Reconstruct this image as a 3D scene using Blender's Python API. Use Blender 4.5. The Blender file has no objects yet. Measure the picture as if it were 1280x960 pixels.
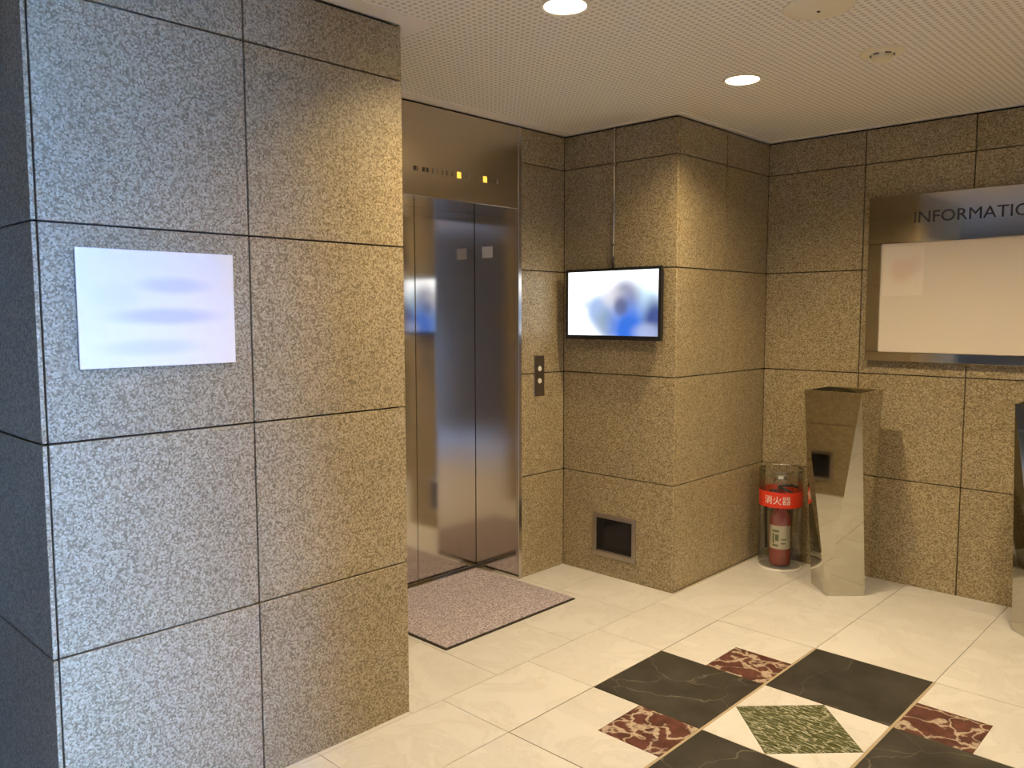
import bpy, bmesh, math, random
from mathutils import Vector, Matrix
random.seed(7)
S = bpy.context.scene
C = S.collection

# ------------------------------------------------------------------ camera
EYE = Vector((0.0, 0.0, 1.55))
F_PX, YAW, PITCH, ROLL = 1021.857, -0.76102072, 0.08618696, -0.0016621
fw = Vector((math.sin(YAW)*math.cos(PITCH), math.cos(YAW)*math.cos(PITCH), -math.sin(PITCH)))
rt = Vector((math.cos(YAW), -math.sin(YAW), 0))
up = rt.cross(fw)
rt, up = rt*math.cos(ROLL)+up*math.sin(ROLL), -rt*math.sin(ROLL)+up*math.cos(ROLL)
cam_data = bpy.data.cameras.new('camera')
cam_data.sensor_width = 36.0
cam_data.lens = F_PX/1280*36.0
cam_data.clip_start = 0.02
cam = bpy.data.objects.new('camera', cam_data)
cam.matrix_world = Matrix(((rt.x, up.x, -fw.x, EYE.x), (rt.y, up.y, -fw.y, EYE.y), (rt.z, up.z, -fw.z, EYE.z), (0, 0, 0, 1)))
C.objects.link(cam)
S.camera = cam

# ------------------------------------------------------------------ world, exposure
W = bpy.data.worlds.new('overcast_sky'); S.world = W
W.use_nodes = True
bg = W.node_tree.nodes['Background']
bg.inputs['Color'].default_value = (0.155, 0.375, 1.0, 1)
bg.inputs['Strength'].default_value = 460.0
S.view_settings.view_transform = 'Standard'
S.view_settings.look = 'None'
S.view_settings.gamma = 1.0
S.view_settings.use_curve_mapping = False
S.view_settings.exposure = 0.0
LAMP_STRENGTH = 1000.0
LAMP_COLOR = (1.0, 0.765, 0.45, 1)

# portal at the entrance glazing (guides the sky light, gives no light of its own)
WIN = dict(x=2.4, y0=0.10, y1=0.55, z1=2.30)      # street door glazing, narrowed to steepen the daylight falloff, behind the added vestibule
pl = bpy.data.lights.new('entrance_portal', 'AREA')
pl.shape = 'RECTANGLE'; pl.size = WIN['y1']-WIN['y0']; pl.size_y = WIN['z1']
pl.cycles.is_portal = True
po = bpy.data.objects.new('entrance_portal', pl)
po.location = (WIN['x']+0.15, (WIN['y0']+WIN['y1'])/2, WIN['z1']/2)
po.rotation_euler = Vector((-1, 0, 0)).to_track_quat('-Z', 'Z').to_euler()
C.objects.link(po)

# ------------------------------------------------------------------ materials
def new_mat(name):
    m = bpy.data.materials.new(name); m.use_nodes = True
    nt = m.node_tree
    return m, nt, nt.nodes['Principled BSDF']
def N(nt, t, **kw):
    n = nt.nodes.new(t)
    for k, v in kw.items():
        if k in n.inputs: n.inputs[k].default_value = v
        else: setattr(n, k, v)
    return n
def L(nt, a, b): nt.links.new(a, b)
def ramp(nt, stops):
    n = nt.nodes.new('ShaderNodeValToRGB'); e = n.color_ramp.elements
    e[0].position, e[0].color = stops[0][0], (*stops[0][1], 1)
    e[1].position, e[1].color = stops[-1][0], (*stops[-1][1], 1)
    for p, c in stops[1:-1]:
        k = e.new(p); k.color = (*c, 1)
    return n
def plain(name, col, rough=0.5, metal=0.0, emit=None, strength=0, coat=0):
    m, nt, b = new_mat(name)
    b.inputs['Base Color'].default_value = (*col, 1)
    b.inputs['Roughness'].default_value = rough
    b.inputs['Metallic'].default_value = metal
    b.inputs['Coat Weight'].default_value = coat
    tc = N(nt, 'ShaderNodeNewGeometry')
    nz = N(nt, 'ShaderNodeTexNoise', Scale=60.0, Detail=3.0)
    L(nt, tc.outputs['Position'], nz.inputs['Vector'])
    mr = N(nt, 'ShaderNodeMapRange'); mr.inputs['To Min'].default_value = max(0, rough-0.04); mr.inputs['To Max'].default_value = rough+0.04
    L(nt, nz.outputs['Fac'], mr.inputs['Value']); L(nt, mr.outputs['Result'], b.inputs['Roughness'])
    if emit:
        b.inputs['Emission Color'].default_value = (*emit, 1); b.inputs['Emission Strength'].default_value = strength
    return m

def granite():
    m, nt, b = new_mat('speckled_granite')
    g = N(nt, 'ShaderNodeNewGeometry')
    n1 = N(nt, 'ShaderNodeTexNoise', Scale=150.0, Detail=3.0, Roughness=0.65)
    v = N(nt, 'ShaderNodeTexVoronoi', Scale=190.0)
    n2 = N(nt, 'ShaderNodeTexNoise', Scale=2.3, Detail=3.0)
    for n in (n1, v, n2): L(nt, g.outputs['Position'], n.inputs['Vector'])
    sv = N(nt, 'ShaderNodeSeparateColor'); L(nt, v.outputs['Color'], sv.inputs['Color'])
    mx = N(nt, 'ShaderNodeMix'); mx.inputs['Factor'].default_value = 0.46
    L(nt, n1.outputs['Fac'], mx.inputs[2]); L(nt, sv.outputs['Red'], mx.inputs[3])
    r = ramp(nt, [(0.24, (0.155, 0.123, 0.062)), (0.42, (0.265, 0.208, 0.116)), (0.53, (0.365, 0.291, 0.172)), (0.76, (0.54, 0.45, 0.29))])
    L(nt, mx.outputs[0], r.inputs['Fac'])
    oi = N(nt, 'ShaderNodeObjectInfo')
    mr = N(nt, 'ShaderNodeMapRange'); mr.inputs['To Min'].default_value = 0.80; mr.inputs['To Max'].default_value = 1.10
    mr2 = N(nt, 'ShaderNodeMapRange'); mr2.inputs['To Min'].default_value = 0.94; mr2.inputs['To Max'].default_value = 1.05
    L(nt, n2.outputs['Fac'], mr.inputs['Value']); L(nt, oi.outputs['Random'], mr2.inputs['Value'])
    mu = N(nt, 'ShaderNodeMath', operation='MULTIPLY'); L(nt, mr.outputs['Result'], mu.inputs[0]); L(nt, mr2.outputs['Result'], mu.inputs[1])
    sc = N(nt, 'ShaderNodeVectorMath', operation='SCALE'); L(nt, r.outputs['Color'], sc.inputs[0]); L(nt, mu.outputs[0], sc.inputs['Scale'])
    L(nt, sc.outputs[0], b.inputs['Base Color'])
    rr = N(nt, 'ShaderNodeMapRange'); rr.inputs['To Min'].default_value = 0.30; rr.inputs['To Max'].default_value = 0.48
    L(nt, n1.outputs['Fac'], rr.inputs['Value']); L(nt, rr.outputs['Result'], b.inputs['Roughness'])
    b.inputs['Specular IOR Level'].default_value = 0.4
    bp = N(nt, 'ShaderNodeBump', Strength=0.12, Distance=0.0012); L(nt, mx.outputs[0], bp.inputs['Height']); L(nt, bp.outputs['Normal'], b.inputs['Normal'])
    return m

def marble_cream():
    m, nt, b = new_mat('cream_marble')
    g = N(nt, 'ShaderNodeNewGeometry'); oi = N(nt, 'ShaderNodeObjectInfo')
    ad = N(nt, 'ShaderNodeVectorMath', operation='MULTIPLY_ADD')
    L(nt, oi.outputs['Random'], ad.inputs[0]); ad.inputs[1].default_value = (37, 19, 53); L(nt, g.outputs['Position'], ad.inputs[2])
    n = N(nt, 'ShaderNodeTexNoise', Scale=3.2, Detail=8.0, Roughness=0.62, Distortion=1.3); L(nt, ad.outputs[0], n.inputs['Vector'])
    r = ramp(nt, [(0.30, (0.53, 0.515, 0.49)), (0.47, (0.575, 0.565, 0.55)), (0.50, (0.54, 0.528, 0.505)), (0.53, (0.59, 0.58, 0.565)), (0.75, (0.61, 0.605, 0.59))])
    L(nt, n.outputs['Fac'], r.inputs['Fac'])
    mr = N(nt, 'ShaderNodeMapRange'); mr.inputs['To Min'].default_value = 0.965; mr.inputs['To Max'].default_value = 1.02
    L(nt, oi.outputs['Random'], mr.inputs['Value'])
    sc = N(nt, 'ShaderNodeVectorMath', operation='SCALE'); L(nt, r.outputs['Color'], sc.inputs[0]); L(nt, mr.outputs['Result'], sc.inputs['Scale'])
    L(nt, sc.outputs[0], b.inputs['Base Color'])
    b.inputs['Roughness'].default_value = 0.34; b.inputs['Specular IOR Level'].default_value = 0.35
    return m

def veined(name, dark, mid, vein, scale, width, rough=0.3, stretch=None, distort=1.0):
    m, nt, b = new_mat(name)
    g = N(nt, 'ShaderNodeNewGeometry'); oi = N(nt, 'ShaderNodeObjectInfo')
    ad = N(nt, 'ShaderNodeVectorMath', operation='MULTIPLY_ADD')
    L(nt, oi.outputs['Random'], ad.inputs[0]); ad.inputs[1].default_value = (17, 29, 0); L(nt, g.outputs['Position'], ad.inputs[2])
    src = ad.outputs[0]
    if stretch:
        mp = N(nt, 'ShaderNodeMapping'); mp.inputs['Rotation'].default_value = (0, 0, stretch[0]); mp.inputs['Scale'].default_value = stretch[1]
        L(nt, src, mp.inputs['Vector']); src = mp.outputs['Vector']
    wob = N(nt, 'ShaderNodeTexNoise', Scale=scale*0.9, Detail=4.0); L(nt, src, wob.inputs['Vector'])
    add = N(nt, 'ShaderNodeVectorMath', operation='MULTIPLY_ADD'); L(nt, wob.outputs['Color'], add.inputs[0])
    add.inputs[1].default_value = (distort/scale,)*3; L(nt, src, add.inputs[2])
    v = N(nt, 'ShaderNodeTexVoronoi', feature='DISTANCE_TO_EDGE', Scale=scale); L(nt, add.outputs[0], v.inputs['Vector'])
    n = N(nt, 'ShaderNodeTexNoise', Scale=scale*1.6, Detail=6.0, Roughness=0.7); L(nt, src, n.inputs['Vector'])
    base = ramp(nt, [(0.35, dark), (0.65, mid)]); L(nt, n.outputs['Fac'], base.inputs['Fac'])
    wv = N(nt, 'ShaderNodeMath', operation='MULTIPLY_ADD'); L(nt, n.outputs['Fac'], wv.inputs[0]); wv.inputs[1].default_value = width*2.2; wv.inputs[2].default_value = -width*0.55
    cmpn = N(nt, 'ShaderNodeMath', operation='SUBTRACT'); L(nt, wv.outputs[0], cmpn.inputs[0]); L(nt, v.outputs['Distance'], cmpn.inputs[1])
    mr = N(nt, 'ShaderNodeMapRange'); mr.inputs['From Min'].default_value = -width*0.25; mr.inputs['From Max'].default_value = width*0.4
    L(nt, cmpn.outputs[0], mr.inputs['Value'])
    mx = N(nt, 'ShaderNodeMix', data_type='RGBA'); L(nt, mr.outputs['Result'], mx.inputs['Factor']); L(nt, base.outputs['Color'], mx.inputs[6]); mx.inputs[7].default_value = (*vein, 1)
    L(nt, mx.outputs[2], b.inputs['Base Color'])
    b.inputs['Roughness'].default_value = rough; b.inputs['Specular IOR Level'].default_value = 0.28
    return m

def brushed(name, col, rough, aniso=0.0, axis='Z', bump=0.02):
    m, nt, b = new_mat(name)
    b.inputs['Base Color'].default_value = (*col, 1); b.inputs['Metallic'].default_value = 1.0
    g = N(nt, 'ShaderNodeNewGeometry')
    mp = N(nt, 'ShaderNodeMapping'); mp.inputs['Scale'].default_value = (900, 900, 4) if axis == 'Z' else (6, 6, 900)
    L(nt, g.outputs['Position'], mp.inputs['Vector'])
    n = N(nt, 'ShaderNodeTexNoise', Scale=1.0, Detail=2.0); L(nt, mp.outputs['Vector'], n.inputs['Vector'])
    n2 = N(nt, 'ShaderNodeTexNoise', Scale=2.5, Detail=3.0); L(nt, g.outputs['Position'], n2.inputs['Vector'])
    mr = N(nt, 'ShaderNodeMapRange'); mr.inputs['To Min'].default_value = rough*0.8; mr.inputs['To Max'].default_value = rough*1.25
    L(nt, n2.outputs['Fac'], mr.inputs['Value']); L(nt, mr.outputs['Result'], b.inputs['Roughness'])
    b.inputs['Anisotropic'].default_value = aniso
    if aniso:
        tg = N(nt, 'ShaderNodeTangent', direction_type='RADIAL', axis='Z'); L(nt, tg.outputs['Tangent'], b.inputs['Tangent'])
        b.inputs['Anisotropic Rotation'].default_value = 0.25 if axis == 'Z' else 0.0
    bp = N(nt, 'ShaderNodeBump', Strength=bump, Distance=0.0005); L(nt, n.outputs['Fac'], bp.inputs['Height']); L(nt, bp.outputs['Normal'], b.inputs['Normal'])
    return m

def perforated():
    m, nt, b = new_mat('perforated_ceiling')
    g = N(nt, 'ShaderNodeNewGeometry')
    sc = N(nt, 'ShaderNodeVectorMath', operation='SCALE'); sc.inputs['Scale'].default_value = 1/0.028; L(nt, g.outputs['Position'], sc.inputs[0])
    fr = N(nt, 'ShaderNodeVectorMath', operation='FRACTION'); L(nt, sc.outputs[0], fr.inputs[0])
    sb = N(nt, 'ShaderNodeVectorMath', operation='SUBTRACT'); sb.inputs[1].default_value = (0.5, 0.5, 0); L(nt, fr.outputs[0], sb.inputs[0])
    ml = N(nt, 'ShaderNodeVectorMath', operation='MULTIPLY'); ml.inputs[1].default_value = (1, 1, 0); L(nt, sb.outputs[0], ml.inputs[0])
    ln = N(nt, 'ShaderNodeVectorMath', operation='LENGTH'); L(nt, ml.outputs[0], ln.inputs[0])
    mr = N(nt, 'ShaderNodeMapRange', interpolation_type='SMOOTHSTEP'); mr.inputs['From Min'].default_value = 0.27; mr.inputs['From Max'].default_value = 0.33
    L(nt, ln.outputs['Value'], mr.inputs['Value'])
    mx = N(nt, 'ShaderNodeMix', data_type='RGBA'); L(nt, mr.outputs['Result'], mx.inputs['Factor'])
    mx.inputs[6].default_value = (0.60, 0.56, 0.50, 1); mx.inputs[7].default_value = (0.90, 0.86, 0.79, 1)
    L(nt, mx.outputs[2], b.inputs['Base Color']); b.inputs['Roughness'].default_value = 0.6
    bp = N(nt, 'ShaderNodeBump', Strength=0.5, Distance=0.004); L(nt, mr.outputs['Result'], bp.inputs['Height']); L(nt, bp.outputs['Normal'], b.inputs['Normal'])
    return m

def carpet():
    m, nt, b = new_mat('mauve_carpet')
    g = N(nt, 'ShaderNodeNewGeometry')
    n = N(nt, 'ShaderNodeTexNoise', Scale=130.0, Detail=3.0, Roughness=0.75); L(nt, g.outputs['Position'], n.inputs['Vector'])
    r = ramp(nt, [(0.32, (0.10, 0.082, 0.088)), (0.5, (0.35, 0.305, 0.34)), (0.68, (0.66, 0.60, 0.65))]); L(nt, n.outputs['Fac'], r.inputs['Fac'])
    L(nt, r.outputs['Color'], b.inputs['Base Color']); b.inputs['Roughness'].default_value = 0.95; b.inputs['Specular IOR Level'].default_value = 0.1
    bp = N(nt, 'ShaderNodeBump', Strength=0.7, Distance=0.003); L(nt, n.outputs['Fac'], bp.inputs['Height']); L(nt, bp.outputs['Normal'], b.inputs['Normal'])
    return m

def clear(name, col, trans=0.85, rough=0.03):
    m, nt, b = new_mat(name)
    b.inputs['Base Color'].default_value = (*col, 1); b.inputs['Roughness'].default_value = rough; b.inputs['Specular IOR Level'].default_value = 0.8
    t = N(nt, 'ShaderNodeBsdfTransparent'); t.inputs['Color'].default_value = (0.95, 0.96, 0.93, 1)
    lw = N(nt, 'ShaderNodeLayerWeight', Blend=0.25)
    gl = N(nt, 'ShaderNodeBsdfGlossy', Roughness=rough)
    mr = N(nt, 'ShaderNodeMapRange'); mr.inputs['To Min'].default_value = 1-trans; mr.inputs['To Max'].default_value = 0.75; L(nt, lw.outputs['Fresnel'], mr.inputs['Value'])
    mx = N(nt, 'ShaderNodeMixShader'); L(nt, mr.outputs['Result'], mx.inputs['Fac']); L(nt, t.outputs[0], mx.inputs[1]); L(nt, gl.outputs[0], mx.inputs[2])
    L(nt, mx.outputs[0], nt.nodes['Material Output'].inputs['Surface'])
    return m

def blobs(name, base, items, emit=0.0, origin=(0, 0), ax='x', rough=0.4):
    """flat soft-edged picture: items = (u, v, ru, rv, colour, amount) in metres from the picture's lower left corner"""
    m, nt, b = new_mat(name)
    tc = N(nt, 'ShaderNodeTexCoord')
    sp = N(nt, 'ShaderNodeSeparateXYZ'); L(nt, tc.outputs['Object'], sp.inputs['Vector'])
    cur = N(nt, 'ShaderNodeRGB'); cur.outputs[0].default_value = (*base, 1); cur = cur.outputs[0]
    for (u, v, ru, rv, col, amt) in items:
        a = N(nt, 'ShaderNodeMath', operation='SUBTRACT'); L(nt, sp.outputs['X' if ax == 'x' else 'Y'], a.inputs[0]); a.inputs[1].default_value = u
        a2 = N(nt, 'ShaderNodeMath', operation='DIVIDE'); L(nt, a.outputs[0], a2.inputs[0]); a2.inputs[1].default_value = ru
        c = N(nt, 'ShaderNodeMath', operation='SUBTRACT'); L(nt, sp.outputs['Z'], c.inputs[0]); c.inputs[1].default_value = v
        c2 = N(nt, 'ShaderNodeMath', operation='DIVIDE'); L(nt, c.outputs[0], c2.inputs[0]); c2.inputs[1].default_value = rv
        cb = N(nt, 'ShaderNodeCombineXYZ'); L(nt, a2.outputs[0], cb.inputs['X']); L(nt, c2.outputs[0], cb.inputs['Y'])
        ln = N(nt, 'ShaderNodeVectorMath', operation='LENGTH'); L(nt, cb.outputs[0], ln.inputs[0])
        mr = N(nt, 'ShaderNodeMapRange', interpolation_type='SMOOTHSTEP'); mr.inputs['From Min'].default_value = 0.25; mr.inputs['From Max'].default_value = 1.0
        mr.inputs['To Min'].default_value = amt; mr.inputs['To Max'].default_value = 0.0; L(nt, ln.outputs['Value'], mr.inputs['Value'])
        mx = N(nt, 'ShaderNodeMix', data_type='RGBA'); L(nt, mr.outputs['Result'], mx.inputs['Factor']); L(nt, cur, mx.inputs[6]); mx.inputs[7].default_value = (*col, 1)
        cur = mx.outputs[2]
    b.inputs['Roughness'].default_value = rough
    if emit:
        b.inputs['Base Color'].default_value = (0.02, 0.02, 0.02, 1)
        L(nt, cur, b.inputs['Emission Color']); b.inputs['Emission Strength'].default_value = emit
    else: L(nt, cur, b.inputs['Base Color'])
    return m

M = dict(
    granite=granite(), cream=marble_cream(), perforated=perforated(), carpet=carpet(),
    joint=plain('dark_joint', (0.016, 0.012, 0.008), 0.8),
    grout=plain('grey_grout', (0.42, 0.37, 0.29), 0.8),
    darkgrout=plain('brown_grout', (0.13, 0.09, 0.05), 0.8),
    black=veined('black_marble', (0.027, 0.025, 0.022), (0.052, 0.049, 0.043), (0.13, 0.12, 0.10), 2.6, 0.007, 0.32),
    maroon=veined('maroon_marble', (0.055, 0.022, 0.018), (0.13, 0.048, 0.040), (0.40, 0.33, 0.26), 8.0, 0.10, 0.32, distort=2.4),
    green=veined('green_marble', (0.035, 0.042, 0.012), (0.095, 0.105, 0.05), (0.34, 0.34, 0.26), 34.0, 0.10, 0.32, stretch=(math.radians(-46), (0.45, 1.7, 1)), distort=1.6),
    tan=plain('tan_marble_strip', (0.38, 0.31, 0.21), 0.4),
    white_paint=plain('white_ceiling_trim', (0.86, 0.81, 0.74), 0.5),
    ceil_item=plain('cream_plastic', (0.84, 0.77, 0.58), 0.5),
    wall_paint=plain('beige_wall_paint', (0.55, 0.50, 0.42), 0.6),
    door_steel=brushed('brushed_door_steel', (0.66, 0.62, 0.57), 0.10, 0.0, 'Z', 0.03),
    header_steel=brushed('brushed_header_steel', (0.60, 0.53, 0.43), 0.24, 0.3, 'H', 0.02),
    edge_steel=brushed('steel_edge', (0.62, 0.58, 0.53), 0.22),
    mirror=brushed('polished_steel', (0.56, 0.54, 0.47), 0.035, 0, 'Z', 0.0),
    frame_steel=brushed('polished_frame_steel', (0.60, 0.57, 0.52), 0.06, 0, 'H', 0.01),
    vent_steel=brushed('satin_vent_steel', (0.45, 0.40, 0.34), 0.30),
    bronze=brushed('bronze_plate', (0.30, 0.26, 0.22), 0.35),
    black_gloss=plain('black_glossy_panel', (0.006, 0.006, 0.007), 0.12),
    black_plastic=plain('black_plastic', (0.012, 0.012, 0.014), 0.35),
    button=plain('white_button', (0.80, 0.77, 0.70), 0.35),
    amber=plain('amber_lamp', (0.8, 0.5, 0.05), 0.4, emit=(1.0, 0.58, 0.08), strength=1.3),
    dark_mark=plain('dark_lens', (0.05, 0.04, 0.03), 0.4),
    grey_mark=plain('grey_lens', (0.22, 0.19, 0.15), 0.4),
    rubber=plain('dark_rubber', (0.025, 0.018, 0.012), 0.8),
    red=plain('red_enamel', (0.36, 0.035, 0.02), 0.3),
    red_band=plain('red_band', (0.75, 0.045, 0.015), 0.4),
    white=plain('white_print', (0.82, 0.80, 0.74), 0.5),
    label=plain('cream_label', (0.72, 0.66, 0.50), 0.5),
    label_green=plain('green_print', (0.12, 0.16, 0.05), 0.5),
    chrome=brushed('chrome', (0.75, 0.73, 0.68), 0.1),
    hose=plain('black_hose', (0.012, 0.012, 0.012), 0.5),
    acrylic=clear('clear_acrylic', (1, 1, 1), 0.93, 0.04),
    glass=clear('window_glass', (1, 1, 1), 0.95, 0.01),
    letter=plain('dark_lettering', (0.025, 0.022, 0.018), 0.4),
    board=plain('cream_backboard', (0.72, 0.645, 0.545), 0.38, coat=0.25),
    lens=plain('lamp_lens', (0.9, 0.9, 0.9), 0.4, emit=LAMP_COLOR[:3], strength=LAMP_STRENGTH),
    reflector=plain('white_reflector', (0.80, 0.77, 0.70), 0.35),
    pavement=plain('grey_pavement', (0.66, 0.66, 0.66), 0.8),
)

# ------------------------------------------------------------------ helpers
def mesh_from(bm, name):
    me = bpy.data.meshes.new(name); bm.normal_update(); bm.to_mesh(me); bm.free(); return me
def link(name, me, mat, loc=(0, 0, 0), parent=None):
    o = bpy.data.objects.new(name, me)
    C.objects.link(o)
    if mat is not None and me is not None:
        me.materials.clear(); me.materials.append(mat)
    loc = Vector(loc)
    if parent is not None:
        o.parent = parent
        o.location = loc - world_loc(parent)
    else:
        o.location = loc
    return o
def world_loc(o):
    v = Vector(o.location); p = o.parent
    while p is not None: v = v + p.location; p = p.parent
    return v
def tag(o, label=None, cat=None, group=None, kind=None):
    if label: o['label'] = label
    if cat: o['category'] = cat
    if group: o['group'] = group
    if kind: o['kind'] = kind
    return o
def empty(name, loc):
    o = bpy.data.objects.new(name, None); o.empty_display_size = 0.05; C.objects.link(o); o.location = loc; return o
def bm_box(bm, lo, hi, off=(0, 0, 0)):
    x0, y0, z0 = [a-b for a, b in zip(lo, off)]; x1, y1, z1 = [a-b for a, b in zip(hi, off)]
    v = [bm.verts.new(p) for p in ((x0, y0, z0), (x1, y0, z0), (x1, y1, z0), (x0, y1, z0), (x0, y0, z1), (x1, y0, z1), (x1, y1, z1), (x0, y1, z1))]
    for f in ((0, 3, 2, 1), (4, 5, 6, 7), (0, 1, 5, 4), (1, 2, 6, 5), (2, 3, 7, 6), (3, 0, 4, 7)): bm.faces.new([v[i] for i in f])
    return v
def box(name, lo, hi, mat, parent=None, bevel=0.0, seg=1):
    """box between two world corners; origin at the centre of its base"""
    org = ((lo[0]+hi[0])/2, (lo[1]+hi[1])/2, lo[2])
    bm = bmesh.new(); bm_box(bm, lo, hi, org)
    if bevel: bmesh.ops.bevel(bm, geom=list(bm.edges), offset=bevel, segments=seg, affect='EDGES', profile=0.5)
    return link(name, mesh_from(bm, name), mat, org, parent)
def boxes(name, pairs, mat, parent=None, bevel=0.0):
    los = [p[0] for p in pairs]; his = [p[1] for p in pairs]
    org = ((min(l[0] for l in los)+max(h[0] for h in his))/2, (min(l[1] for l in los)+max(h[1] for h in his))/2, min(l[2] for l in los))
    bm = bmesh.new()
    for lo, hi in pairs: bm_box(bm, lo, hi, org)
    if bevel: bmesh.ops.bevel(bm, geom=list(bm.edges), offset=bevel, segments=1, affect='EDGES')
    return link(name, mesh_from(bm, name), mat, org, parent)
def prism(name, pts, z0, z1, mat, parent=None, bevel=0.0):
    cx = sum(p[0] for p in pts)/len(pts); cy = sum(p[1] for p in pts)/len(pts)
    bm = bmesh.new()
    a = [bm.verts.new((p[0]-cx, p[1]-cy, 0)) for p in pts]; b = [bm.verts.new((p[0]-cx, p[1]-cy, z1-z0)) for p in pts]
    n = len(pts)
    bm.faces.new(list(reversed(a))); bm.faces.new(b)
    for i in range(n): bm.faces.new((a[i], a[(i+1) % n], b[(i+1) % n], b[i]))
    bmesh.ops.recalc_face_normals(bm, faces=bm.faces)
    if bevel: bmesh.ops.bevel(bm, geom=list(bm.edges), offset=bevel, segments=1, affect='EDGES')
    return link(name, mesh_from(bm, name), mat, (cx, cy, z0), parent)
def lathe(name, prof, loc, mat, parent=None, n=40, smooth=True, flip=False):
    """profile of (radius, z) pairs turned about the vertical"""
    bm = bmesh.new(); rings = []
    for r, z in prof:
        if r < 1e-6: rings.append([bm.verts.new((0, 0, z))])
        else: rings.append([bm.verts.new((r*math.cos(2*math.pi*i/n), r*math.sin(2*math.pi*i/n), z)) for i in range(n)])
    for a, b in zip(rings, rings[1:]):
        for i in range(n):
            j = (i+1) % n
            if len(a) == 1 and len(b) == 1: continue
            if len(a) == 1: f = bm.faces.new((a[0], b[j], b[i]))
            elif len(b) == 1: f = bm.faces.new((a[i], a[j], b[0]))
            else: f = bm.faces.new((a[i], a[j], b[j], b[i]))
            f.smooth = smooth
    bmesh.ops.recalc_face_normals(bm, faces=bm.faces)
    me = mesh_from(bm, name)
    o = link(name, me, mat, loc, parent)
    if smooth: me.set_sharp_from_angle(angle=math.radians(35))
    return o
def tube(name, pts, r, mat, parent=None, n=10):
    org = Vector(pts[0]); P = [Vector(p)-org for p in pts]
    bm = bmesh.new(); rings = []
    for i, p in enumerate(P):
        d = (P[min(i+1, len(P)-1)]-P[max(i-1, 0)]).normalized()
        a = d.orthogonal().normalized() if i == 0 else (rings_a - d*rings_a.dot(d)).normalized()
        rings_a = a; b = d.cross(a)
        rings.append([bm.verts.new(p+a*r*math.cos(2*math.pi*k/n)+b*r*math.sin(2*math.pi*k/n)) for k in range(n)])
    for A, B in zip(rings, rings[1:]):
        for k in range(n): bm.faces.new((A[k], A[(k+1) % n], B[(k+1) % n], B[k])).smooth = True
    bm.faces.new(list(reversed(rings[0]))); bm.faces.new(rings[-1])
    return link(name, mesh_from(bm, name), mat, org, parent)
def copy_tree(o, loc, parent=None):
    c = o.copy(); C.objects.link(c); c.parent = parent
    if loc is not None: c.location = loc
    for ch in list(o.children): copy_tree(ch, None, c)
    return c
def text_mesh(name, body, size, mat, depth=0.001):
    cu = bpy.data.curves.new(name, 'FONT'); cu.body = body; cu.size = size; cu.extrude = depth; cu.resolution_u = 3
    tmp = bpy.data.objects.new(name, cu); C.objects.link(tmp)
    bpy.context.view_layer.update()
    me = bpy.data.meshes.new_from_object(tmp.evaluated_get(bpy.context.evaluated_depsgraph_get()))
    bpy.data.objects.remove(tmp); bpy.data.curves.remove(cu)
    me.name = name; me.materials.clear(); me.materials.append(mat)
    return me

# ------------------------------------------------------------------ room measures (metres)
XL, XE, XD = -2.412, -3.195, -3.548          # granite face beside the lift, lift wall, lift doors
YT, YB = 3.813, 4.855                        # pillar front (screen), back wall
YL0, YL1 = 0.703, 1.948                      # ends of the left granite wall
ZC = 2.60
XR, YF, XW = 1.2, -3.2, -4.6                 # far sides of the lobby, outside the frame
ROWS = [0.0, 0.600, 1.199, 1.796, 2.396, 2.588]
T, G = 0.02, 0.0028                          # slab thickness, half joint

def slab(axis, face, a0, a1, z0, z1, parent, sign=1, cut=(1, 1), T=T):
    """one granite slab; face = plane coordinate of its visible side, sign = direction it faces"""
    a0 += G*cut[0]; a1 -= G*cut[1]; z0 += G if z0 > 0 else 0.0; z1 -= G
    lo, hi = (face-T, face) if sign > 0 else (face, face+T)
    if axis == 'x': return box('granite_slab', (lo, a0, z0), (hi, a1, z1), M['granite'], parent, 0.0012)
    return box('granite_slab', (a0, lo, z0), (a1, hi, z1), M['granite'], parent, 0.0012)

# ------------------------------------------------------------------ floor
floor = box('floor', (XW-0.2, YF-0.2, -0.12), (XR+0.2, YB+0.3, -0.006), M['grout'])
tag(floor, 'polished cream marble lobby floor with a square inlaid pattern', kind='structure')
PX = [-2.021, -1.5145, -1.003, -0.492]; PY = [2.100, 2.610, 3.117, 3.630]
TZ0, TZ1 = -0.02, 0.0
def tile(name, x0, x1, y0, y1, mat, g=0.0012):
    return box(name, (x0+g, y0+g, TZ0), (x1-g, y1-g, TZ1), mat, floor, 0.0006)
def inside_wall(x0, x1, y0, y1):
    e = 0.005
    if x1 <= XL+e and y0 >= YL0-e and y1 <= YL1+e: return True
    if x1 <= XL+e and y0 >= YT-e: return True
    if x1 <= XE+e and y0 >= YL1-e: return True
    return False
xs = [PX[0]+0.5095*k for k in range(0, 10)]; xs = [x for x in xs if x < XR] + [XR]
xs[0:4] = PX
xs_left = [XW, -4.43, -3.92, -3.41, -2.90, -2.39, PX[0]]
ys = sorted([PY[0]-0.5105*k for k in range(1, 11)] + PY + [PY[3]+0.5105*k for k in (1, 2)])
ys = [YF]+[y for y in ys if YF < y < YB]+[YB]
for i in range(len(xs)-1):
    for j in range(len(ys)-1):
        if xs[i] >= PX[0]-0.01 and xs[i+1] <= PX[3]+0.01 and ys[j] >= PY[0]-0.01 and ys[j+1] <= PY[3]+0.01: continue
        tile('floor_tile', xs[i], xs[i+1], ys[j], ys[j+1], M['cream'])
ysl = sorted(set([1.53-0.51*k for k in range(0, 10)]+[2.10, 2.61, 3.117, 3.63, 4.14, 4.65]))
ysl = [YF]+[y for y in ysl if YF < y < YB]+[YB]
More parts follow.
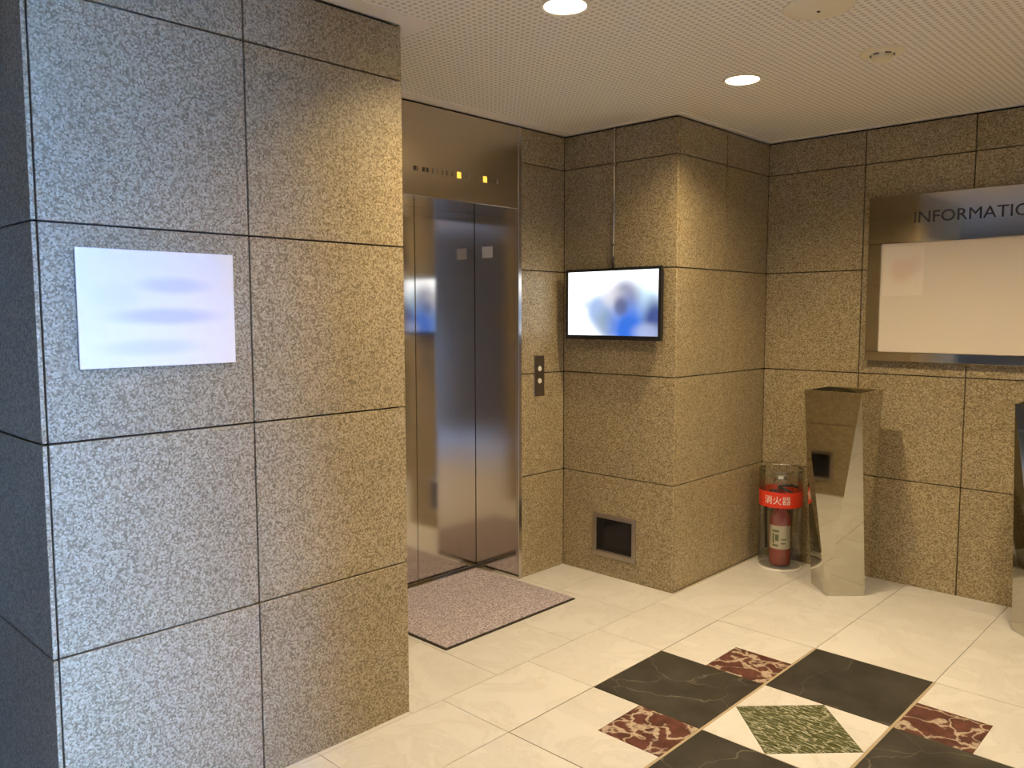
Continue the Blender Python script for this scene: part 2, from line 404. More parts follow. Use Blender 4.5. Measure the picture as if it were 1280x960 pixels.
ysr = [YF]+[y for y in [1.53-0.51*k for k in range(9, -1, -1)] if y > YF]+[YL1, 2.415, 2.925, 3.435, YT]
for i in range(len(xs_left)-1):
    yy = ysl if i == len(xs_left)-2 else ysr
    for j in range(len(yy)-1):
        x0, x1, y0, y1 = xs_left[i], xs_left[i+1], yy[j], yy[j+1]
        if not inside_wall(x0, x1, y0, y1) and x1-x0 > 0.02: tile('floor_tile', x0, x1, y0, y1, M['cream'])
# inlaid 3 x 3 pattern
box('pattern_bed', (PX[0]-0.003, PY[0]-0.003, -0.0058), (PX[3]+0.003, PY[3]+0.003, -0.0015), M['darkgrout'], floor)
SW = 0.0055
for x in PX[1:3]:
    box('tan_strip', (x-SW, PY[0]+0.002, TZ0), (x+SW, PY[3]-0.002, TZ1-0.0002), M['tan'], floor, 0.0004)
def cell(i, j):
    x0, x1 = PX[i], PX[i+1]; y0, y1 = PY[j], PY[j+1]
    x0 += (SW+0.0005) if i > 0 else 0.003; x1 -= (SW+0.0005) if i < 2 else 0.003
    y0 += 0.002 if j > 0 else 0.003; y1 -= 0.002 if j < 2 else 0.003
    return x0, x1, y0, y1
for i in range(3):
    for j in range(3):
        x0, x1, y0, y1 = cell(i, j)
        if (i+j) % 2 == 1:
            box('black_tile', (x0, y0, TZ0), (x1, y1, TZ1), M['black'], floor, 0.0006); continue
        if i == 1:                                    # centre: green rhombus in four cream triangles
            mx_, my_ = (x0+x1)/2, (y0+y1)/2; q = 0.003
            prism('green_tile', [(mx_, y0+q), (x1-q, my_), (mx_, y1-q), (x0+q, my_)], TZ0, TZ1, M['green'], floor, 0.0004)
            e = 0.0012
            xa, xb, ya, yb = x0+q, x1-q, y0+q, y1-q
            for cx_, cy_, sx, sy in ((x0, y0, 1, 1), (x1, y0, -1, 1), (x1, y1, -1, -1), (x0, y1, 1, -1)):
                pa = (mx_-sx*e, cy_); pb = (mx_-sx*e, cy_+sy*(q-e)); pc = (cx_+sx*(q-e), my_-sy*e); pd = (cx_, my_-sy*e)
                prism('cream_corner_tile', [(cx_, cy_), pa, pb, pc, pd], TZ0, TZ1, M['cream'], floor, 0.0004)
            continue
        mw = 0.268                                    # corner: cream L round a maroon square on the inner corner
        sx = 1 if i == 0 else -1; sy = 1 if j == 0 else -1
        ix, iy = (x1 if sx > 0 else x0), (y1 if sy > 0 else y0)
        ox, oy = (x0 if sx > 0 else x1), (y0 if sy > 0 else y1)
        qx, qy = ix-sx*mw, iy-sy*mw
        box('maroon_tile', (min(ix, qx), min(iy, qy), TZ0), (max(ix, qx), max(iy, qy), TZ1), M['maroon'], floor, 0.0005)
        e = 0.0012
        prism('cream_corner_tile', [(ox, oy), (ix, oy), (ix, qy-sy*e), (qx-sx*e, qy-sy*e), (qx-sx*e, iy), (ox, iy)], TZ0, TZ1, M['cream'], floor, 0.0005)

# ------------------------------------------------------------------ walls
wl = box('wall_left', (XW, YL0+T, -0.006), (XL-T, YL1-T, ZC-0.004), M['joint'])
tag(wl, 'grey speckled granite wall on the left with a corner edge', kind='structure')
EDGE = 0.0140                                         # exposed edge of the slabs that turn the corner
for k in range(5):
    z0, z1 = ROWS[k], ROWS[k+1]
    for a0, a1 in ((YL0+EDGE, 1.3245), (1.3245, YL1)): slab('x', XL, a0, a1, z0, z1, wl, 1, (1, 1 if a1 < 1.5 else 0))
    for a0, a1 in ((-3.06, XL), (-3.66, -3.06), (-4.26, -3.66), (XW, -4.26)): slab('y', YL0, a0, a1, z0, z1, wl, -1, (1, 0 if a1 == XL else 1), 0.012)
    slab('y', YL1, XE, XL-T, z0, z1, wl, 1, (0, 0.3))
# lift wall
we = boxes('wall_elevator', [((XE-0.30, YL1-0.0, 0), (XE-T, 2.43, ZC-0.004)), ((XE-0.30, 3.437, 0), (XE-T, YT+0.02, ZC-0.004)), ((XE-0.30, 2.43, 2.60-0.012), (XE-T, 3.437, ZC-0.004))], M['joint'])
tag(we, 'granite clad wall around the elevator', kind='structure')
for k in range(5):
    slab('x', XE, 3.4325, YT-G, ROWS[k], ROWS[k+1], we, 1, (1, 0))
    slab('x', XE, YL1+0.001, 2.4305, ROWS[k], ROWS[k+1], we, 1, (0, 1))
# pillar
wp = box('wall_pillar', (-4.2, YT+T, -0.006), (XL-T, YB+0.3, ZC-0.004), M['joint'])
tag(wp, 'granite clad pillar between elevator and back wall', kind='structure')
for k in range(5):
    z0, z1 = ROWS[k], ROWS[k+1]
    slab('y', YT, XE+0.0006, XL, z0, z1, wp, -1, (0, 0))
    for a0, a1 in ((YT+T+0.002, 4.335), (4.335, YB-G)): slab('x', XL, a0, a1, z0, z1, wp, 1, (1, 1 if a1 < 4.5 else 0))
# back wall
wb = box('wall_back', (XL-T+0.0005, YB+T, -0.006), (XR, YB+0.3, ZC-0.004), M['joint'])
tag(wb, 'granite clad back wall behind the information board', kind='structure')
bx = [XL+0.0006, -1.823, -1.256, -0.683, -0.11, 0.46, 1.03, XR]
for k in range(5):
    for i in range(len(bx)-1):
        slab('y', YB, bx[i], bx[i+1], ROWS[k], ROWS[k+1], wb, -1, (0 if i == 0 else 1, 1))
# the sides of the lobby behind the camera: right wall opens into an unseen vestibule added to shape daylight
OY0, OY1, OZ = -0.15, 0.55, 2.42
wr = boxes('wall_right', [((XR, OY1, 0), (XR+0.2, YB+0.3, ZC)), ((XR, YF-0.2, 0), (XR+0.2, OY0, ZC)), ((XR, OY0, OZ), (XR+0.2, OY1, ZC))], M['wall_paint'])
tag(wr, 'beige wall with the opening to the street entrance', kind='structure')
wv = boxes('wall_light_baffle', [((XR+0.2, OY1, 0), (WIN['x']+0.2, OY1+0.15, ZC)), ((XR+0.2, OY0-0.15, 0), (WIN['x']+0.2, OY0, ZC)),
    ((WIN['x'], OY0, 0), (WIN['x']+0.2, WIN['y0'], ZC)), ((WIN['x'], WIN['y0'], WIN['z1']), (WIN['x']+0.2, OY1, ZC)), ((XR, OY0-0.15, ZC), (WIN['x']+0.2, OY1+0.15, ZC+0.1))], M['wall_paint'])
tag(wv, 'beige walls of an unseen vestibule added to shape the daylight', kind='structure')
vf = box('floor_light_baffle', (XR, OY0, -0.12), (WIN['x']+0.2, OY1, -0.001), M['cream']); tag(vf, 'cream floor of the unseen vestibule added to shape the daylight', kind='structure')
wf = box('wall_front', (XW-0.2, YF-0.2, 0), (XR, YF, ZC), M['wall_paint']); tag(wf, 'beige wall behind the viewer', kind='structure')
ws = box('wall_side', (XW-0.2, YF, 0), (XW, YL1, ZC), M['wall_paint']); tag(ws, 'beige end wall of the side passage', kind='structure')
WX = WIN['x']
w1 = empty('window_1', (WX+0.1, (WIN['y0']+WIN['y1'])/2, 0)); tag(w1, 'glazed street door with steel frame', kind='structure')
for y in (WIN['y0'], WIN['y1']-0.03): box('stile', (WX+0.07, y, 0.0), (WX+0.13, y+0.03, WIN['z1']), M['edge_steel'], w1, 0.002)
for z in (0.0, WIN['z1']-0.04): box('rail', (WX+0.075, WIN['y0']+0.0305, z), (WX+0.125, WIN['y1']-0.0305, z+0.04), M['edge_steel'], w1, 0.002)
box('pane', (WX+0.096, WIN['y0']+0.031, 0.041), (WX+0.104, WIN['y1']-0.031, WIN['z1']-0.041), M['glass'], w1)
pv = box('pavement', (WIN['x']+0.21, -14, -0.2), (16, 12, -0.08), M['pavement']); tag(pv, 'grey street pavement outside the entrance', kind='structure')

# ------------------------------------------------------------------ ceiling
LIGHTS = [(-1.872, 2.233), (-1.866, 3.474), (-0.63, 3.474), (-0.63, 0.992)]  # last one is an added fill, out of view, for near floor and left wall
HOLE = 0.076
def ceiling_mesh():
    bm = bmesh.new(); bm_box(bm, (XW, YF, ZC), (XR, YB+0.3, ZC+0.10))
    me = mesh_from(bm, 'ceiling'); ob = bpy.data.objects.new('tmp_ceiling', me); C.objects.link(ob)
    bm = bmesh.new()
    for x, y in LIGHTS:
        bmesh.ops.create_cone(bm, cap_ends=True, segments=40, radius1=HOLE, radius2=HOLE, depth=0.16, matrix=Matrix.Translation((x, y, ZC+0.0)))
    mc = mesh_from(bm, 'cut'); cu = bpy.data.objects.new('tmp_cut', mc); C.objects.link(cu)
    md = ob.modifiers.new('b', 'BOOLEAN'); md.operation = 'DIFFERENCE'; md.object = cu; md.solver = 'EXACT'
    bpy.context.view_layer.update()
    out = bpy.data.meshes.new_from_object(ob.evaluated_get(bpy.context.evaluated_depsgraph_get()))
    bpy.data.objects.remove(ob); bpy.data.objects.remove(cu)
    return out
ceil = link('ceiling', ceiling_mesh(), M['perforated'], (0, 0, 0))
tag(ceil, 'beige perforated metal ceiling with fine round holes', kind='structure')
BW = 0.085; ZB = ZC-0.006
trims = [((XL, YL0-BW, ZB), (XL+BW, YL1+BW, ZC)), ((XE, YL1, ZB), (XL, YL1+BW, ZC)), ((XE, YL1+BW, ZB), (XE+BW, YT, ZC)),
         ((XE+BW, YT-0.03, ZB), (XL+0.03, YT, ZC)), ((XL, YT, ZB), (XL+0.03, YB, ZC)), ((XL+0.03, YB-0.03, ZB), (XR, YB, ZC)), ((XW, YL0-BW, ZB), (XL, YL0, ZC))]
for i, (lo, hi) in enumerate(trims):
    o = box('trim_%d' % (i+1), lo, hi, M['white_paint']); tag(o, 'pale smooth edge strip of the perforated ceiling', kind='structure')

def downlight(x, y, label):
    root = empty('downlight', (x, y, ZC)); tag(root, label, 'ceiling light', 'recessed round downlights in the ceiling')
    lathe('trim_ring', [(HOLE-0.0035, 0.0), (HOLE+0.001, -0.003), (HOLE+0.010, -0.004), (HOLE+0.013, -0.001), (HOLE+0.013, 0.0)], (x, y, ZC-0.0005), M['reflector'], root)
    lathe('reflector', [(HOLE-0.004, 0.0), (HOLE-0.005, 0.046), (HOLE-0.010, 0.053), (0.0, 0.054)], (x, y, ZC-0.0005), M['reflector'], root)
    lathe('lens', [(0.0, 0.0), (0.045, 0.0005), (0.062, 0.004), (0.065, 0.0055)], (x, y, ZC+0.045), M['lens'], root)
downlight(*LIGHTS[0], 'lit round downlight nearest the viewer, at the top edge of the picture')
downlight(*LIGHTS[1], 'lit round downlight in the ceiling in front of the granite pillar')
downlight(*LIGHTS[2], 'lit round downlight in the ceiling before the notice board')
downlight(*LIGHTS[3], 'unseen round downlight beside the viewer, added to brighten the near floor and left wall')

# round ceiling plate and smoke detector
t = empty('ceiling_speaker', (-1.244, 2.840, ZC)); tag(t, 'large round cream cover plate on the ceiling with a centre screw', 'ceiling plate')
lathe('cover_plate', [(0.0, -0.016), (0.07, -0.015), (0.106, -0.010), (0.117, -0.003), (0.118, 0.0)], (-1.244, 2.840, ZC-0.0003), M['ceil_item'], t)
lathe('screw', [(0.0, -0.0035), (0.005, -0.003), (0.0065, 0.0)], (-1.244, 2.840, ZC-0.0162), M['dark_mark'], t, 16)
t = empty('smoke_detector', (-1.262, 3.497, ZC)); tag(t, 'small round cream smoke detector with dark slots on the ceiling', 'smoke detector')
lathe('base', [(0.0, -0.012), (0.060, -0.012), (0.080, -0.009), (0.086, -0.003), (0.086, 0.0)], (-1.262, 3.497, ZC-0.0003), M['ceil_item'], t)
lathe('head', [(0.0, -0.030), (0.026, -0.030), (0.036, -0.024), (0.036, -0.020), (0.040, -0.017), (0.040, 0.0)], (-1.262, 3.497, ZC-0.0124), M['ceil_item'], t)
for k in range(6):
    a = k*math.pi/3+0.3; c_, s_ = math.cos(a), math.sin(a)
    pts = [(-1.262+c_*r-s_*w, 3.497+s_*r+c_*w) for r, w in ((0.0405, -0.011), (0.047, -0.011), (0.047, 0.011), (0.0405, 0.011))]
    prism('slot', pts, ZC-0.018, ZC-0.0126, M['grey_mark'], t)

# ------------------------------------------------------------------ elevator
dr = empty('door_1', (XE, 2.93, 0)); tag(dr, 'brushed steel elevator doors in a deep steel frame', kind='structure')
YJ0, YJ1, HZ = 2.462, 3.404, 2.135
YS = 2.945
box('door_panel', (XD-0.03, YJ0-0.02, 0.006), (XD, YS-0.0018, HZ+0.10), M['door_steel'], dr, 0.002)
box('door_panel', (XD-0.03, YS+0.0018, 0.006), (XD, YJ1+0.02, HZ+0.10), M['door_steel'], dr, 0.002)
box('shaft_back', (XD-0.16, YL1-0.1, -0.006), (XD-0.06, YT+0.1, ZC), M['joint'], dr)
box('jamb', (XD+0.004, YJ1, 0.0), (XE-0.0006, YJ1+0.02, HZ), M['door_steel'], dr)
box('jamb', (XD+0.004, YJ0-0.02, 0.0), (XE-0.0006, YJ0, HZ), M['door_steel'], dr)
box('jamb_trim', (XE-0.018, YJ1-0.0005, 0.0), (XE+0.006, YJ1+0.026, 2.585), M['edge_steel'], dr, 0.0015)
box('jamb_trim', (XE-0.018, YJ0-0.026, 0.0), (XE+0.006, YJ0+0.0005, 2.585), M['edge_steel'], dr, 0.0015)
box('lintel', (XD+0.004, YJ0+0.001, HZ), (XE-0.021, YJ1-0.001, HZ+0.02), M['door_steel'], dr)
hp = box('header_panel', (XE-0.02, YJ0+0.001, HZ), (XE+0.004, YJ1-0.001, 2.585), M['header_steel'], dr, 0.0015)
box('sill', (XD-0.03, YJ0, -0.004), (XD+0.03, YJ1, 0.004), M['edge_steel'], dr, 0.001)
marks = [(2.655, 1), (2.672, 0), (2.712, 1), (2.737, 1), (2.772, 0), (2.800, 0), (2.838, 0), (2.868, 0), (2.905, 0), (2.952, 2), (3.005, 0), (3.030, 0), (3.075, 0), (3.142, 3), (3.200, 0), (3.235, 0)]
for y, kind in marks:
    if kind >= 2: box('lit_indicator', (XE+0.0042, y-0.014, 2.252), (XE+0.0065, y+0.014, 2.284), M['amber'], hp, 0.0008)
    elif kind == 1: box('indicator_mark', (XE+0.0042, y-0.008, 2.257), (XE+0.0055, y+0.008, 2.279), M['dark_mark'], hp)
    else: box('indicator_mark', (XE+0.0042, y-0.004, 2.256), (XE+0.0052, y+0.004, 2.280), M['grey_mark'], hp)
# sticker on the right jamb
st = box('notice_sticker', (-3.482, YJ1-0.0016, 1.874), (-3.396, YJ1-0.0003, 1.940), M['white'])
tag(st, 'small white sticker on the steel jamb beside the elevator door', 'sticker')
# call panel
cp = empty('elevator_call_panel', (XE, 3.585, 1.065)); tag(cp, 'narrow bronze elevator call plate with two round pale buttons', 'call panel')
box('plate', (XE+0.0003, 3.541, 1.065), (XE+0.005, 3.629, 1.302), M['bronze'], cp, 0.0015)
for z in (1.226, 1.154):
    o = lathe('button', [(0.0, 0.006), (0.0135, 0.006), (0.0155, 0.0035), (0.0155, 0.0)], (XE+0.0055, 3.583, z), M['button'], cp, 24); o.rotation_euler = (0, math.pi/2, 0)
    o = lathe('button_ring', [(0.0165, 0.0), (0.0165, 0.003), (0.0195, 0.003), (0.0205, 0.0)], (XE+0.0053, 3.583, z), M['dark_mark'], cp, 24); o.rotation_euler = (0, math.pi/2, 0)

# mat
mt = empty('door_mat', (-3.13, 2.905, 0)); tag(mt, 'mauve grey carpet mat with dark rubber edge before the elevator', 'mat')
box('rubber_base', (-3.512, 2.432, 0.0005), (-2.738, 3.372, 0.006), M['rubber'], mt, 0.002)
box('carpet', (-3.508, 2.442, 0.0062), (-2.748, 3.368, 0.0105), M['carpet'], mt, 0.002)

# ------------------------------------------------------------------ pillar front: screen, cable cover, wall box
tv = empty('wall_television', (-2.785, YT, 1.400)); tag(tv, 'black framed television on the pillar showing a bright blue and white picture', 'television')
x0, x1, z0, z1 = -3.116, -2.455, 1.400, 1.803
yv = YT-0.080
box('case', (x0+0.012, yv+0.022, z0+0.012), (x1-0.012, yv+0.050, z1-0.012), M['black_plastic'], tv, 0.006, 2)
box('bracket', (-2.90, yv+0.0505, z0+0.10), (-2.67, YT-0.0005, z1-0.10), M['black_plastic'], tv, 0.003)
bw = 0.016
fr = boxes('bezel', [((x0, yv, z0), (x1, yv+0.0215, z0+bw+0.008)), ((x0, yv, z1-bw), (x1, yv+0.0215, z1)), ((x0, yv, z0+bw+0.008), (x0+bw, yv+0.0215, z1-bw)), ((x1-bw, yv, z0+bw+0.008), (x1, yv+0.0215, z1-bw))], M['black_plastic'], tv)
sw, sh = (x1-x0-2*bw), (z1-z0-2*bw-0.008)
pic = blobs('television_picture', (0.93, 0.96, 1.0), [
    (0.14*sw, 0.50*sh, 0.187*sw, 0.156*sh, (0.350, 0.380, 0.380), 0.6), (0.10*sw, 0.18*sh, 0.156*sw, 0.187*sh, (0.330, 0.330, 0.330), 0.5),
    (0.36*sw, 0.38*sh, 0.265*sw, 0.468*sh, (0.100, 0.170, 0.330), 0.9), (0.46*sw, 0.16*sh, 0.218*sw, 0.406*sh, (0.135, 0.185, 0.235), 0.9),
    (0.84*sw, 0.42*sh, 0.343*sw, 0.624*sh, (0.160, 0.300, 0.390), 0.8), (0.64*sw, 0.60*sh, 0.265*sw, 0.468*sh, (0.130, 0.135, 0.200), 0.95),
    (0.50*sw, 0.60*sh, 0.187*sw, 0.250*sh, (0.350, 0.340, 0.360), 0.6),
    (0.69*sw, 0.08*sh, 0.343*sw, 0.655*sh, (0.013, 0.080, 0.360), 1.0), (0.97*sw, 0.22*sh, 0.203*sw, 0.562*sh, (0.005, 0.018, 0.110), 0.95),
    (0.88*sw, 0.05*sh, 0.218*sw, 0.218*sh, (0.210, 0.250, 0.375), 0.8), (0.60*sw, 0.45*sh, 0.109*sw, 0.218*sh, (0.045, 0.055, 0.110), 0.8)], emit=2.2)
bm = bmesh.new(); bm_box(bm, (0, 0, 0), (sw, 0.004, sh)); link('screen', mesh_from(bm, 'screen'), pic, (x0+bw, yv+0.006, z0+bw+0.008), tv)
cc = empty('cable_cover', (-2.822, YT, 1.80)); tag(cc, 'thin shiny vertical cable conduit from the ceiling down to the television', 'cable conduit')
tube('conduit', [(-2.822, YT-0.009, 1.66), (-2.822, YT-0.009, 2.20), (-2.822, YT-0.009, 2.585)], 0.0065, M['chrome'], cc, 12)
for z in (1.93, 2.38): box('clip', (-2.836, YT-0.0175, z), (-2.808, YT-0.0005, z+0.014), M['edge_steel'], cc, 0.002)

def wall_box(x0, x1, z0, z1, y, sgn, label):
    """recess cover: steel frame round a dark panel; sgn = direction (in Y) it faces"""
    r = empty('wall_niche', ((x0+x1)/2, y, z0)); tag(r, label, 'wall niche')
    def yy(a, b): return (min(y+sgn*a, y+sgn*b), max(y+sgn*a, y+sgn*b))
    fwd = 0.026
    a, b = yy(0.0004, 0.010)
    for lo, hi in (((x0, z0), (x1, z0+fwd)), ((x0, z1-fwd), (x1, z1)), ((x0, z0+fwd), (x0+fwd, z1-fwd)), ((x1-fwd, z0+fwd), (x1, z1-fwd))):
        box('frame_bar', (lo[0], a, lo[1]), (hi[0], b, hi[1]), M['vent_steel'], r, 0.0012)
    a, b = yy(0.0004, 0.002)
    box('dark_panel', (x0+fwd+0.0003, a, z0+fwd+0.0003), (x1-fwd-0.0003, b, z1-fwd-0.0003), M['black_gloss'], r)
    a, b = yy(0.0022, 0.008)
    box('lip', (x0+fwd+0.0005, a, z0+fwd+0.0005), (x1-fwd-0.0005, b, z0+fwd+0.010), M['bronze'], r)
wall_box(-2.960, -2.652, 0.114, 0.370, YT, -1, 'black square wall niche with steel frame at the foot of the pillar')
wall_box(-3.03, -2.72, 0.114, 0.370, YL1, 1, 'black square wall niche seen only mirrored in the tall steel stand')

# ------------------------------------------------------------------ white sign on the left wall
sg = empty('wall_sign', (XL, 1.03, 1.398)); tag(sg, 'white rectangular sign plate on the left granite wall', 'sign')
smat = blobs('sign_face', (0.95, 0.88, 0.76), [(0.27, 0.235, 0.15, 0.035, (0.62, 0.62, 0.66), 0.6), (0.24, 0.145, 0.22, 0.035, (0.58, 0.58, 0.62), 0.7), (0.20, 0.055, 0.20, 0.035, (0.66, 0.68, 0.66), 0.55), (0.10, 0.20, 0.10, 0.06, (0.78, 0.78, 0.78), 0.5)], ax='y')
bm = bmesh.new(); bm_box(bm, (0, 0, 0), (0.006, 0.458, 0.334)); bmesh.ops.bevel(bm, geom=list(bm.edges), offset=0.001, segments=1, affect='EDGES')
link('sign_plate', mesh_from(bm, 'sign_plate'), smat, (XL+0.006, 0.803, 1.398), sg)
for y in (0.83, 1.235):
    for z in (1.42, 1.71): box('standoff', (XL+0.0003, y-0.008, z-0.008), (XL+0.0058, y+0.008, z+0.008), M['edge_steel'], sg)

# ------------------------------------------------------------------ information board
bd = empty('information_board', (-1.235, YB, 1.276)); tag(bd, 'polished steel INFORMATION notice board on the back wall', 'notice board')
bx0, bx1, bz0, bz1 = -1.778, -0.70, 1.276, 2.198
byf = YB-0.042; ix0, ix1, iz0, iz1 = -1.706, -0.772, 1.330, 1.936
box('top_panel', (bx0, byf, iz1), (bx1, YB-0.0005, bz1), M['frame_steel'], bd, 0.003)
box('bottom_rail', (bx0, byf, bz0), (bx1, YB-0.0005, iz0), M['frame_steel'], bd, 0.003)
box('side_rail', (bx0, byf, iz0), (ix0, YB-0.0005, iz1), M['frame_steel'], bd, 0.003)
box('side_rail', (ix1, byf, iz0), (bx1, YB-0.0005, iz1), M['frame_steel'], bd, 0.003)
box('backboard', (ix0+0.0005, byf+0.010, iz0+0.0005), (ix1-0.0005, YB-0.001, iz1-0.0005), M['board'], bd)
me = text_mesh('lettering', 'INFORMATION', 0.088, M['letter'], 0.0008)
w_ = max(v.co.x for v in me.vertices)-min(v.co.x for v in me.vertices)
for v in me.vertices: v.co.x *= 0.622/w_
o = link('lettering', me, M['letter'], (-1.543, byf-0.0012, 2.040), bd); o.rotation_euler = (math.pi/2, 0, 0)
nmat = blobs('notice_print', (0.78, 0.70, 0.60), [(0.10, 0.14, 0.09, 0.10, (0.66, 0.42, 0.32), 0.45), (0.17, 0.17, 0.06, 0.08, (0.62, 0.45, 0.38), 0.3)])
bm = bmesh.new(); bm_box(bm, (0, 0, 0), (0.215, 0.0008, 0.27)); ns = link('notice_sheet', mesh_from(bm, 'notice_sheet'), nmat, (ix0+0.012, byf+0.0085, 1.645), None)
tag(ns, 'pale notice sheet with a pinkish smudge, top left of the notice board', 'notice')

# ------------------------------------------------------------------ twisted steel stands
def steel_stand(cx, cy, label):
    r = empty('steel_stand', (cx, cy, 0)); tag(r, label, 'stand', 'twisted polished steel stands along the back wall')
    h, s, d = 1.128, 0.155, 0.151
    bm = bmesh.new()
    Tp = [bm.verts.new(p) for p in ((-s, -s, h), (s, -s, h), (s, s, h), (-s, s, h))]
    Bt = [bm.verts.new(p) for p in ((0, -d, 0.001), (d, 0, 0.001), (0, d, 0.001), (-d, 0, 0.001))]
    for k in range(4):
        bm.faces.new((Tp[k], Bt[k], Tp[(k+1) % 4])); bm.faces.new((Bt[k], Bt[(k+1) % 4], Tp[(k+1) % 4]))
    bm.faces.new(list(reversed(Bt)))
    # rim and inner well
    q = 0.012
    Ti = [bm.verts.new(p) for p in ((-s+q, -s+q, h), (s-q, -s+q, h), (s-q, s-q, h), (-s+q, s-q, h))]
    Tw = [bm.verts.new((v.co.x*0.96, v.co.y*0.96, h-0.10)) for v in Ti]
    for k in range(4):
        bm.faces.new((Tp[k], Tp[(k+1) % 4], Ti[(k+1) % 4], Ti[k])); bm.faces.new((Ti[k], Ti[(k+1) % 4], Tw[(k+1) % 4], Tw[k]))
    bm.faces.new(Tw)
    bmesh.ops.recalc_face_normals(bm, faces=bm.faces)
    link('body', mesh_from(bm, 'body'), M['mirror'], (cx, cy, 0), r)
    box('insert', (cx-s+0.025, cy-s+0.025, h-0.095), (cx+s-0.025, cy+s-0.025, h-0.06), M['black_plastic'], r, 0.003)
    return r
s1 = steel_stand(-1.767, 4.506, 'tall twisted mirror-steel stand beside the fire extinguisher')
s2 = copy_tree(s1, (-0.758, 4.506, 0)); s2['label'] = 'tall twisted steel stand cut off by the right edge, under the notice board'

# ------------------------------------------------------------------ fire extinguisher in a clear cylinder
ex, ey = -2.205, 4.700
case = empty('extinguisher_case', (ex, ey, 0)); tag(case, 'clear cylindrical case with a red band around the fire extinguisher', 'extinguisher case')
R_ = 0.128
lathe('cylinder', [(R_, 0.012), (R_, 0.60)], (ex, ey, 0), M['acrylic'], case, 48)
lathe('base_ring', [(R_-0.012, 0.0115), (R_+0.004, 0.0115), (R_+0.007, 0.008), (R_+0.007, 0.001), (R_-0.012, 0.001), (R_-0.012, 0.0115)], (ex, ey, 0), M['reflector'], case, 48)
lathe('top_rim', [(R_-0.003, 0.596), (R_+0.003, 0.596), (R_+0.003, 0.606), (R_-0.003, 0.606), (R_-0.003, 0.596)], (ex, ey, 0), M['acrylic'], case, 48)
band = lathe('band', [(R_+0.0012, 0.385), (R_+0.0012, 0.480)], (ex, ey, 0), M['red_band'], case, 64)
def wrap(me, rad, a_mid, z_mid):
    xs_ = [v.co.x for v in me.vertices]; ys_ = [v.co.y for v in me.vertices]
    mx_ = (min(xs_)+max(xs_))/2; my_ = (min(ys_)+max(ys_))/2
    for v in me.vertices:
        a = a_mid+(v.co.x-mx_)/rad; r = rad+v.co.z; zz = z_mid+(v.co.y-my_)
        v.co = Vector((r*math.cos(a), r*math.sin(a), zz))
A_CAM = math.atan2(-ey, -ex)
me = text_mesh('band_lettering', '消火器', 0.054, M['white'], 0.0006)
wrap(me, R_+0.0022, A_CAM-0.16, 0.432)
link('band_lettering', me, M['white'], (ex, ey, 0), band)

fe = empty('fire_extinguisher', (ex, ey, 0.013)); tag(fe, 'red fire extinguisher with cream label standing inside the clear case', 'fire extinguisher')
rb = 0.063
body = lathe('body', [(0.0, 0.013), (rb-0.008, 0.013), (rb, 0.022), (rb, 0.285), (rb-0.006, 0.318), (rb-0.025, 0.345), (0.026, 0.360), (0.022, 0.372), (0.0, 0.372)], (ex, ey, 0.0), M['red'], fe, 40)
bm = bmesh.new()
def arc_patch(bm, rad, a0, a1, z0, z1, n=20):
    A = [bm.verts.new((rad*math.cos(a0+(a1-a0)*i/n), rad*math.sin(a0+(a1-a0)*i/n), z0)) for i in range(n+1)]
    B = [bm.verts.new((rad*math.cos(a0+(a1-a0)*i/n), rad*math.sin(a0+(a1-a0)*i/n), z1)) for i in range(n+1)]
    for i in range(n): bm.faces.new((A[i], A[i+1], B[i+1], B[i])).smooth = True
arc_patch(bm, rb+0.0008, A_CAM-1.25, A_CAM+1.25, 0.118, 0.262)
lab = link('label_sheet', mesh_from(bm, 'label_sheet'), M['label'], (ex, ey, 0.0), fe)
bm = bmesh.new()
for a0, a1, z0, z1 in ((-0.75, -0.1, 0.222, 0.236), (-0.72, -0.55, 0.15, 0.215), (-0.45, -0.12, 0.168, 0.208), (-0.70, -0.15, 0.135, 0.146), (0.10, 0.62, 0.175, 0.182), (0.10, 0.55, 0.150, 0.157)):
    arc_patch(bm, rb+0.0013, A_CAM+a0, A_CAM+a1, z0, z1, 6)
link('label_print', mesh_from(bm, 'label_print'), M['label_green'], (ex, ey, 0.0), lab)
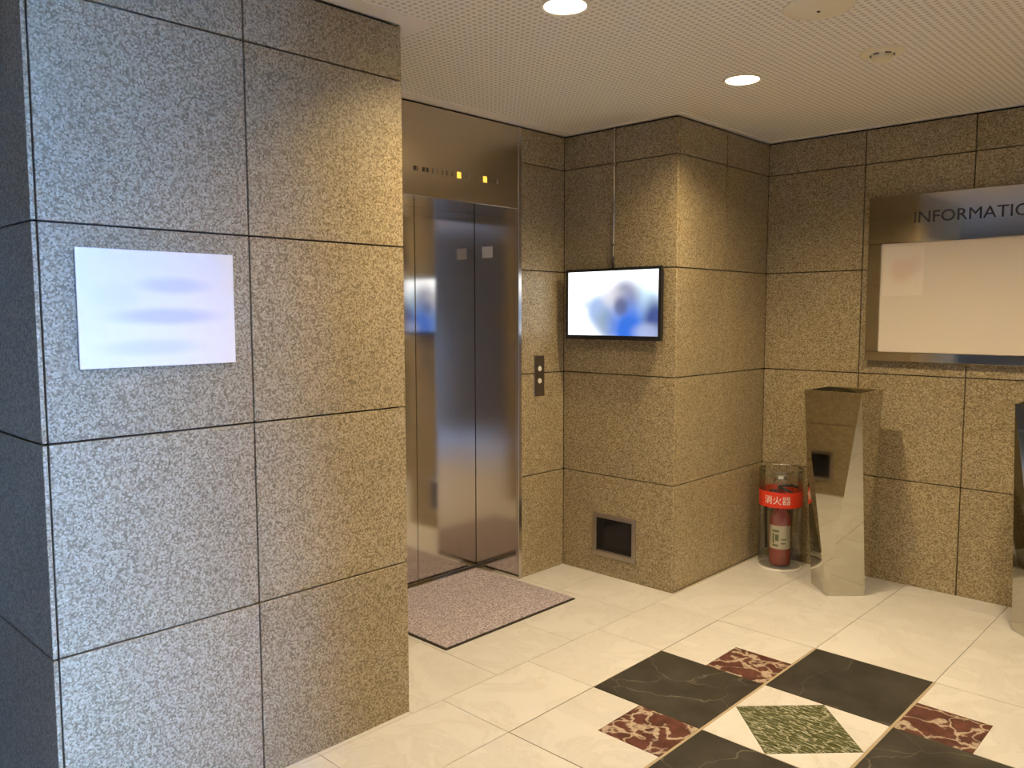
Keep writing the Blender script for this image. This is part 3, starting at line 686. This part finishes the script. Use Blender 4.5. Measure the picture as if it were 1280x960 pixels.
lathe('neck', [(0.0, 0.372), (0.024, 0.372), (0.024, 0.395), (0.018, 0.398), (0.018, 0.440), (0.0, 0.440)], (ex, ey, 0), M['chrome'], fe, 24)
ca, sa = math.cos(A_CAM+1.2), math.sin(A_CAM+1.2)
def P(u, v, z): return (ex+ca*u-sa*v, ey+sa*u+ca*v, z)
prism('valve', [P(-0.024, -0.017, 0)[:2], P(0.030, -0.017, 0)[:2], P(0.030, 0.017, 0)[:2], P(-0.024, 0.017, 0)[:2]], 0.4405, 0.482, M['chrome'], fe, 0.004)
tube('lever', [P(-0.02, 0, 0.492), P(0.02, 0, 0.500), P(0.07, 0, 0.508), P(0.105, 0, 0.500)], 0.008, M['black_plastic'], fe, 8)
tube('lever', [P(-0.02, 0, 0.488), P(0.03, 0, 0.478), P(0.07, 0, 0.462), P(0.10, 0, 0.446)], 0.0075, M['black_plastic'], fe, 8)
tube('hose', [P(-0.03, 0, 0.462), P(-0.06, 0, 0.462), P(-0.088, 0, 0.435), P(-0.095, 0, 0.38), P(-0.092, 0, 0.28), P(-0.088, 0, 0.17), P(-0.086, 0, 0.10)], 0.009, M['hose'], fe, 10)
# carrying hoop and cap of the case
lathe('lid_cap', [(0.0, 0.572), (0.052, 0.572), (0.058, 0.566), (0.058, 0.548), (0.052, 0.542), (0.0, 0.542)], (ex, ey, 0), M['chrome'], case, 32)
ux, uy = -math.sin(A_CAM), math.cos(A_CAM)
for s_ in (-1, 1):
    tube('lid_arm', [(ex+ux*s_*0.05, ey+uy*s_*0.05, 0.557), (ex+ux*s_*0.10, ey+uy*s_*0.10, 0.585), (ex+ux*s_*0.126, ey+uy*s_*0.126, 0.602)], 0.003, M['chrome'], case, 8)
tube('handle', [(ex+ux*0.052, ey+uy*0.052, 0.572), (ex+ux*0.056, ey+uy*0.056, 0.622), (ex+ux*0.048, ey+uy*0.048, 0.630), (ex-ux*0.048, ey-uy*0.048, 0.630), (ex-ux*0.056, ey-uy*0.056, 0.622), (ex-ux*0.052, ey-uy*0.052, 0.572)], 0.004, M['chrome'], case, 8)
